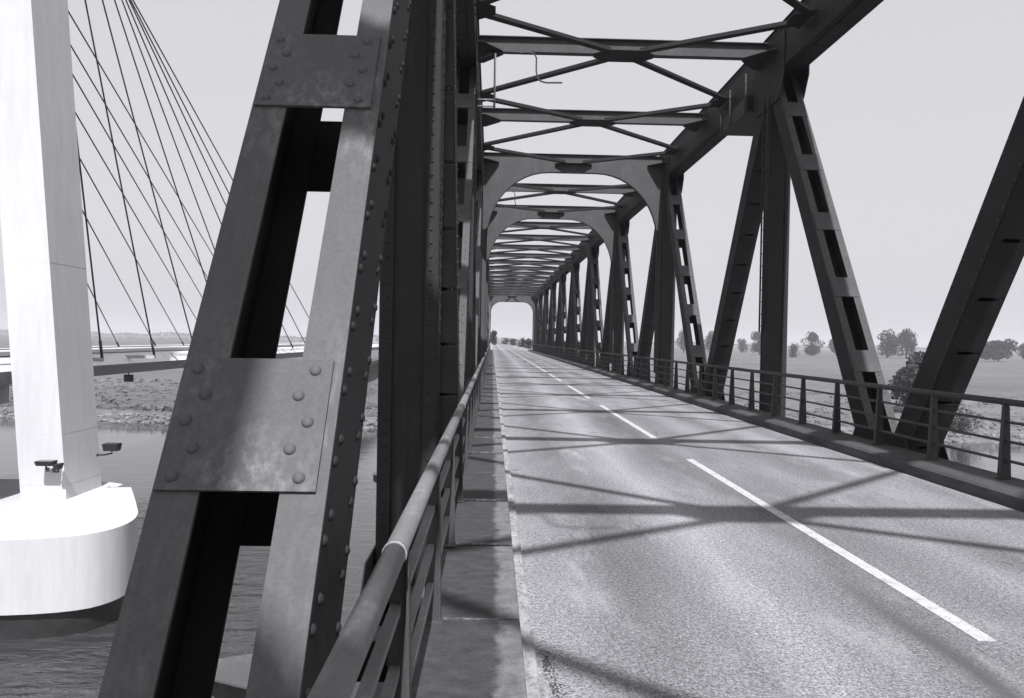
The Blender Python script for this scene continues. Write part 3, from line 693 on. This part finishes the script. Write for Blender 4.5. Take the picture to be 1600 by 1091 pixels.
for p, q in NEAR:
    A, B = cable(p, q, -26.6, -30.0, 52.5 if p[0] > 160 else 48.8)
    zt = max(zc(24), min(zc(46), B.z)); 
    if p[0] < 160:
        rp, rq = ray(*p), ray(*q); nn_ = rp.cross(rq); B = Vector((-28.6, -(nn_.x * -28.6 + nn_.z * 34) / nn_.y, zc(34)))
    A2 = A
    MB().tube([A2, B], 0.062, 6).build('stay_cable', 'cable_black', cs, origin=A2)
    d = (B - A2).normalized()
    MB().tube([A2 - d * 0.3, A2 + d * 0.9], 0.10, 8).build('cable_anchor', 'black_metal', cs, origin=A2)
    MB().box(xd - 0.1, A2.x + 0.12, A2.y - 0.12, A2.y + 0.12, zc(-2.0), zc(-1.75)).build('anchor_bracket', 'deck_under', cs, origin=A2)
for p, q in FARC:
    A, B = cable(p, q, -43.5, -33.0, 52.5)
    MB().tube([A, B], 0.062, 6).build('stay_cable', 'cable_black', cs, origin=A)
    d = (B - A).normalized(); MB().tube([A - d * 0.3, A + d * 0.9], 0.11, 8).build('cable_anchor', 'black_metal', cs, origin=A)
# the fan on the other side of the pylon, its lowest cable just shows beyond the leg
for i, Y in enumerate((41, 33, 25, 17, 9)):
    A = Vector((-43.5, Y, zc(-1.45))); B = Vector((-33.0, 48.0, zc(30 + i)))
    MB().tube([A, B], 0.062, 6).build('stay_cable', 'cable_black', cs, origin=A)

def floodlight(c, tip, label, w_, h_):
    t = thing('floodlight', label, 'floodlight', c, 'floodlights on the pylon leg'); c = Vector(c); tip = Vector(tip)
    x0, x1 = c.x - w_ / 2, c.x + w_ / 2
    MB().quad_box([(x0 + .06, c.y - .25, c.z - h_ / 2), (x1 - .06, c.y - .25, c.z - h_ / 2), (x1 - .06, c.y + .25, c.z - h_ / 2), (x0 + .06, c.y + .25, c.z - h_ / 2),
                   (x0, c.y - .35, c.z + h_ / 2), (x1, c.y - .35, c.z + h_ / 2), (x1, c.y + .35, c.z + h_ / 2), (x0, c.y + .35, c.z + h_ / 2)]).build('housing', 'black_metal', t, origin=c)
    MB().box(x0 + .05, x1 - .05, c.y - .3, c.y + .3, c.z + h_ / 2 + .001, c.z + h_ / 2 + .03).build('lamp_glass', 'lamp_glass', t, origin=c)
    k = c + Vector((0, 0, -h_ / 2 - 0.16))
    MB().tube([c + Vector((0, 0, -h_ / 2 + .02)), k, (k + tip) / 2 + Vector((0, 0, -.05)), tip], 0.05, 6).build('bracket_arm', 'black_metal', t, origin=k)
    MB().box(tip.x - .09, tip.x + .09, tip.y - .02, tip.y + .10, tip.z - .14, tip.z + .14).build('mounting_plate', 'galvanised', t, origin=tip)
floodlight(at_y(72, 724, 46.2), at_y(74, 734, 46.95), 'black floodlight bracketed on the front face of the white pylon leg', 1.0, 0.25)
floodlight(at_y(91, 729, 46.2), at_y(84, 735, 46.95), 'smaller black floodlight beside another on the face of the pylon leg', 0.32, 0.30)
floodlight(at_y(175, 699, 49.0), at_y(150, 711, 49.0), 'black floodlight on an arm sticking out over the water beside the pylon leg', 0.92, 0.42)
t = thing('signal_box', 'small dark navigation signal box hanging below the white bridge deck', 'signal box', at_y(201, 584, 68))
c = at_y(201, 591, 68)
MB().box(c.x - .32, c.x + .32, c.y - .2, c.y + .2, c.z - .3, c.z + .3).build('housing', 'black_metal', t, origin=c)
MB().tube([c + Vector((0, 0, .28)), (c.x, c.y, zc(-3.3))], 0.05, 6).build('hanger_rod', 'black_metal', t, origin=c)
MB().box(c.x - .26, c.x + .26, c.y - .24, c.y - .2005, c.z - .24, c.z + .24).build('signal_panel', 'lamp_glass', t, origin=c)

# ------------------------------------------------------------------ approach bank and vegetation
mb = MB(); pr = [(-1.4, -0.02), (7.8, -0.02), (9.5, -0.3), (24, -9.8), (-18, -9.8), (-3.2, -0.3)]
ringE = lambda y, dz: [(x, y, (z + dz if z < -1 else z + dz * 0)) for x, z in pr]
mb.prism([(x, 134, z - 0.01) for x, z in pr][::1], [(x, 520, z - 0.01) for x, z in pr][::1])
mb.build('approach_embankment', 'meadow', origin=(0, 0, 0), kind='structure')
MB().box(-1.3, 7.6, 130.9, 134.5, -12.5, -0.52).build('abutment', 'kerb_concrete', origin=(3, 132, -12), kind='structure')

def crown_mesh(w_, h_, base, n_, leaf, seed, mat, blobs=9, flat=1.0):
    rnd = random.Random(seed); mb = MB(); B = []
    for i in range(blobs):
        a_ = rnd.uniform(0, 6.283); rr = rnd.uniform(0.05, 0.72) * w_ / 2; z = base + (h_ - base) * rnd.uniform(0.16, 0.86)
        sc = 1 - 0.55 * abs((z - base) / (h_ - base) - 0.45); B.append((Vector((math.cos(a_) * rr * sc, math.sin(a_) * rr * sc, z)), rnd.uniform(0.20, 0.36) * w_ * sc, rnd.uniform(0.14, 0.24) * (h_ - base)))
    for i in range(n_):
        c, r1, r2 = B[rnd.randrange(blobs)]
        while True:
            v = Vector((rnd.uniform(-1, 1), rnd.uniform(-1, 1), rnd.uniform(-1, 1)))
            if v.length <= 1: break
        v = v.normalized() * v.length ** 0.35
        p_ = c + Vector((v.x * r1, v.y * r1, v.z * r2)); s = leaf * rnd.uniform(0.5, 1.3)
        nrm = Vector((rnd.gauss(0, 1), rnd.gauss(0, 1), rnd.gauss(0, 1))).normalized(); u = nrm.orthogonal().normalized(); q = nrm.cross(u); o = len(mb.v)
        mb.v += [p_ - u * s - q * s * .3, p_ + q * s * .6 - u * s * .2, p_ + u * s + q * s * .2, p_ - q * s * .7 + u * s * .1]; mb.f.append([o, o + 1, o + 2, o + 3]); mb.sm.append(False)
    return mb, B
def tree(px, base_py, top_py, wpx, D, label, mat='leaf_mid', kind='tree', n_=3600, group='trees beyond the meadow', seed=0, trunk=True, zoff=None):
    r = ray(px, base_py); Y = D; X = r.x / r.y * Y
    z0 = HC + r.z / r.y * Y if zoff is None else zoff
    gz = ground_z(X, Y) if zoff is None else zoff
    h = (base_py - top_py) / F * Y; w_ = wpx / F * Y; z0 = min(gz, z0) if zoff is None else zoff; h += max(0, (HC + r.z / r.y * Y) - z0) if zoff is None else 0
    t = thing('tree' if kind == 'tree' else 'bush', label, kind, (X, Y, z0), group)
    mb, B = crown_mesh(w_, h, h * (0.07 if kind == 'tree' else 0.0), n_, max(0.18, w_ * 0.034), seed + 11, mat, 22)
    o = Vector((X, Y, z0)); mb.v = [p_ + o for p_ in mb.v]; mb.build('crown', mat, t, origin=o)
    mb = MB(); mb.tube([o - Vector((0, 0, .3)), o + Vector((0, 0, h * .3)), o + Vector((0.03 * h, 0, h * .62))], [0.035 * h, 0.026 * h, 0.010 * h], 7)
    for c, r1, r2 in B[:5]: mb.tube([o + Vector((0, 0, h * .28)), o + c * 0.6 + Vector((0, 0, h * .1)), o + c], [0.014 * h, 0.009 * h, 0.004 * h], 5)
    mb.build('trunk' if kind == 'tree' else 'stems', 'bark', t, origin=o)
T = [(1068, 552, 516, 22, 640, 'tall pale tree seen just past the slotted brace of the second arch', 'leaf_mid'),
     (1112, 553, 517, 26, 620, 'round tree between the slotted brace and the next dark brace', 'leaf_mid'),
     (1159, 552, 530, 18, 690, 'small round tree touching the dark brace beside the ladder', 'leaf_mid'),
     (1187, 553, 516, 30, 600, 'bushy tree showing below the foot of the ladder', 'leaf_dark'),
     (1240, 564, 535, 16, 520, 'low dark tree showing at the edge of the upright post', 'leaf_dark'),
     (1268, 557, 520, 31, 590, 'free-standing oval tree between the upright post and slotted brace', 'leaf_dark'),
     (1306, 555, 527, 24, 640, 'pale small tree behind the edge of the big slotted brace', 'leaf_mid'),
     (1386, 558, 516, 36, 560, 'broad tree just beyond the big slotted brace, joined to a taller neighbour', 'leaf_dark'),
     (1416, 559, 513, 36, 555, 'tall spreading tree with ragged crown before the dark leaning brace', 'leaf_dark'),
     (1560, 565, 528, 62, 500, 'wide dark tree clump beyond the leaning brace near the frame edge', 'leaf_dark'),
     (1602, 563, 534, 26, 560, 'dark tree cut by the edge of the frame beyond the meadow', 'leaf_dark')]
for i, (px, b, t_, w_, D, lab, mt) in enumerate(T): tree(px, b, t_, w_, D, lab, mt, seed=i * 3)
tree(1430, 646, 552, 92, 139, 'big leafy bush on the far bank beside the dark leaning brace', 'leaf_mid', 'bush', 9000, None, 71)
tree(1500, 676, 636, 60, 123.0, 'low shrub at the water edge beneath the leaning brace', 'leaf_pale', 'bush', 900, None, 77)
tree(771, 541, 517, 13, 262, 'rounded dark tree beside the road end, framed by the far portal', 'leaf_dark', 'tree', 2200, None, 80, zoff=-0.4)
for i, (px, b, t_, w_, D, lab) in enumerate(((790, 541, 528, 16, 300, 'pale low bush beside the tree at the road end'), (803, 543, 529, 18, 250, 'pale rounded bush on the verge in the middle of the far portal'), (816, 548, 530, 16, 200, 'pale verge bush at the post of the far portal'), (826, 552, 532, 14, 170, 'darker verge bush nearest the far portal post'))):
    tree(px, b, t_, w_, D, lab, 'leaf_pale', 'bush', 700, 'bushes along the road beyond the bridge', 90 + i, zoff=-0.6)
# small hazy trees on the horizon behind the stay cables
for i, px in enumerate((5, 145, 152, 165, 172, 189, 206, 219, 252, 266, 273, 283, 290, 455, 470, 590, 598, 560, 575)):
    h = random.Random(i).uniform(9, 15)
    tree(px, 538, 538 - h, random.Random(i + 50).uniform(7, 15), 1000 + 60 * (i % 4), 'tiny pale tree on the hazy horizon behind the white bridge', 'leaf_mid', n_=160, group='tiny trees on the horizon', seed=200 + i)
for i, px in enumerate((870, 905, 940, 975, 1005, 1345, 1330, 1480, 1520)):
    tree(px, 553 + (px - 870) * 0.012, 540, 22, 820, 'distant tree along the hazy meadow edge seen between truss members', 'leaf_mid', n_=220, group='hazy trees far across the meadow', seed=300 + i)
# a far belt of woodland that reads as one mass
mb = MB(); rnd = random.Random(5)
for i in range(9000):
    x = rnd.uniform(-1600, 1900); y = 2300 + rnd.uniform(-40, 40) + 90 * math.sin(x * 0.004); hh = 8 + 4 * math.sin(x * 0.013) + 3 * math.sin(x * 0.051)
    p_ = Vector((x, y, HC - 8 + rnd.random() ** 0.7 * hh)); s = rnd.uniform(1.4, 3.2); o = len(mb.v)
    nrm = Vector((rnd.gauss(0, 1), rnd.gauss(-.6, 1), rnd.gauss(0, 1))).normalized(); u = nrm.orthogonal().normalized(); q = nrm.cross(u)
    mb.v += [p_ - u * s, p_ + q * s, p_ + u * s, p_ - q * s]; mb.f.append([o, o + 1, o + 2, o + 3]); mb.sm.append(False)
mb.build('far_woods', 'leaf_mid', origin=(0, 2300, -6), kind='stuff')

# ------------------------------------------------------------------ the hazy air
mb = MB(); mb.box(-6500, 6500, -3200, 6700, WZ - 8, 62); mb.build('haze', hz, origin=(0, 0, 0), kind='stuff')
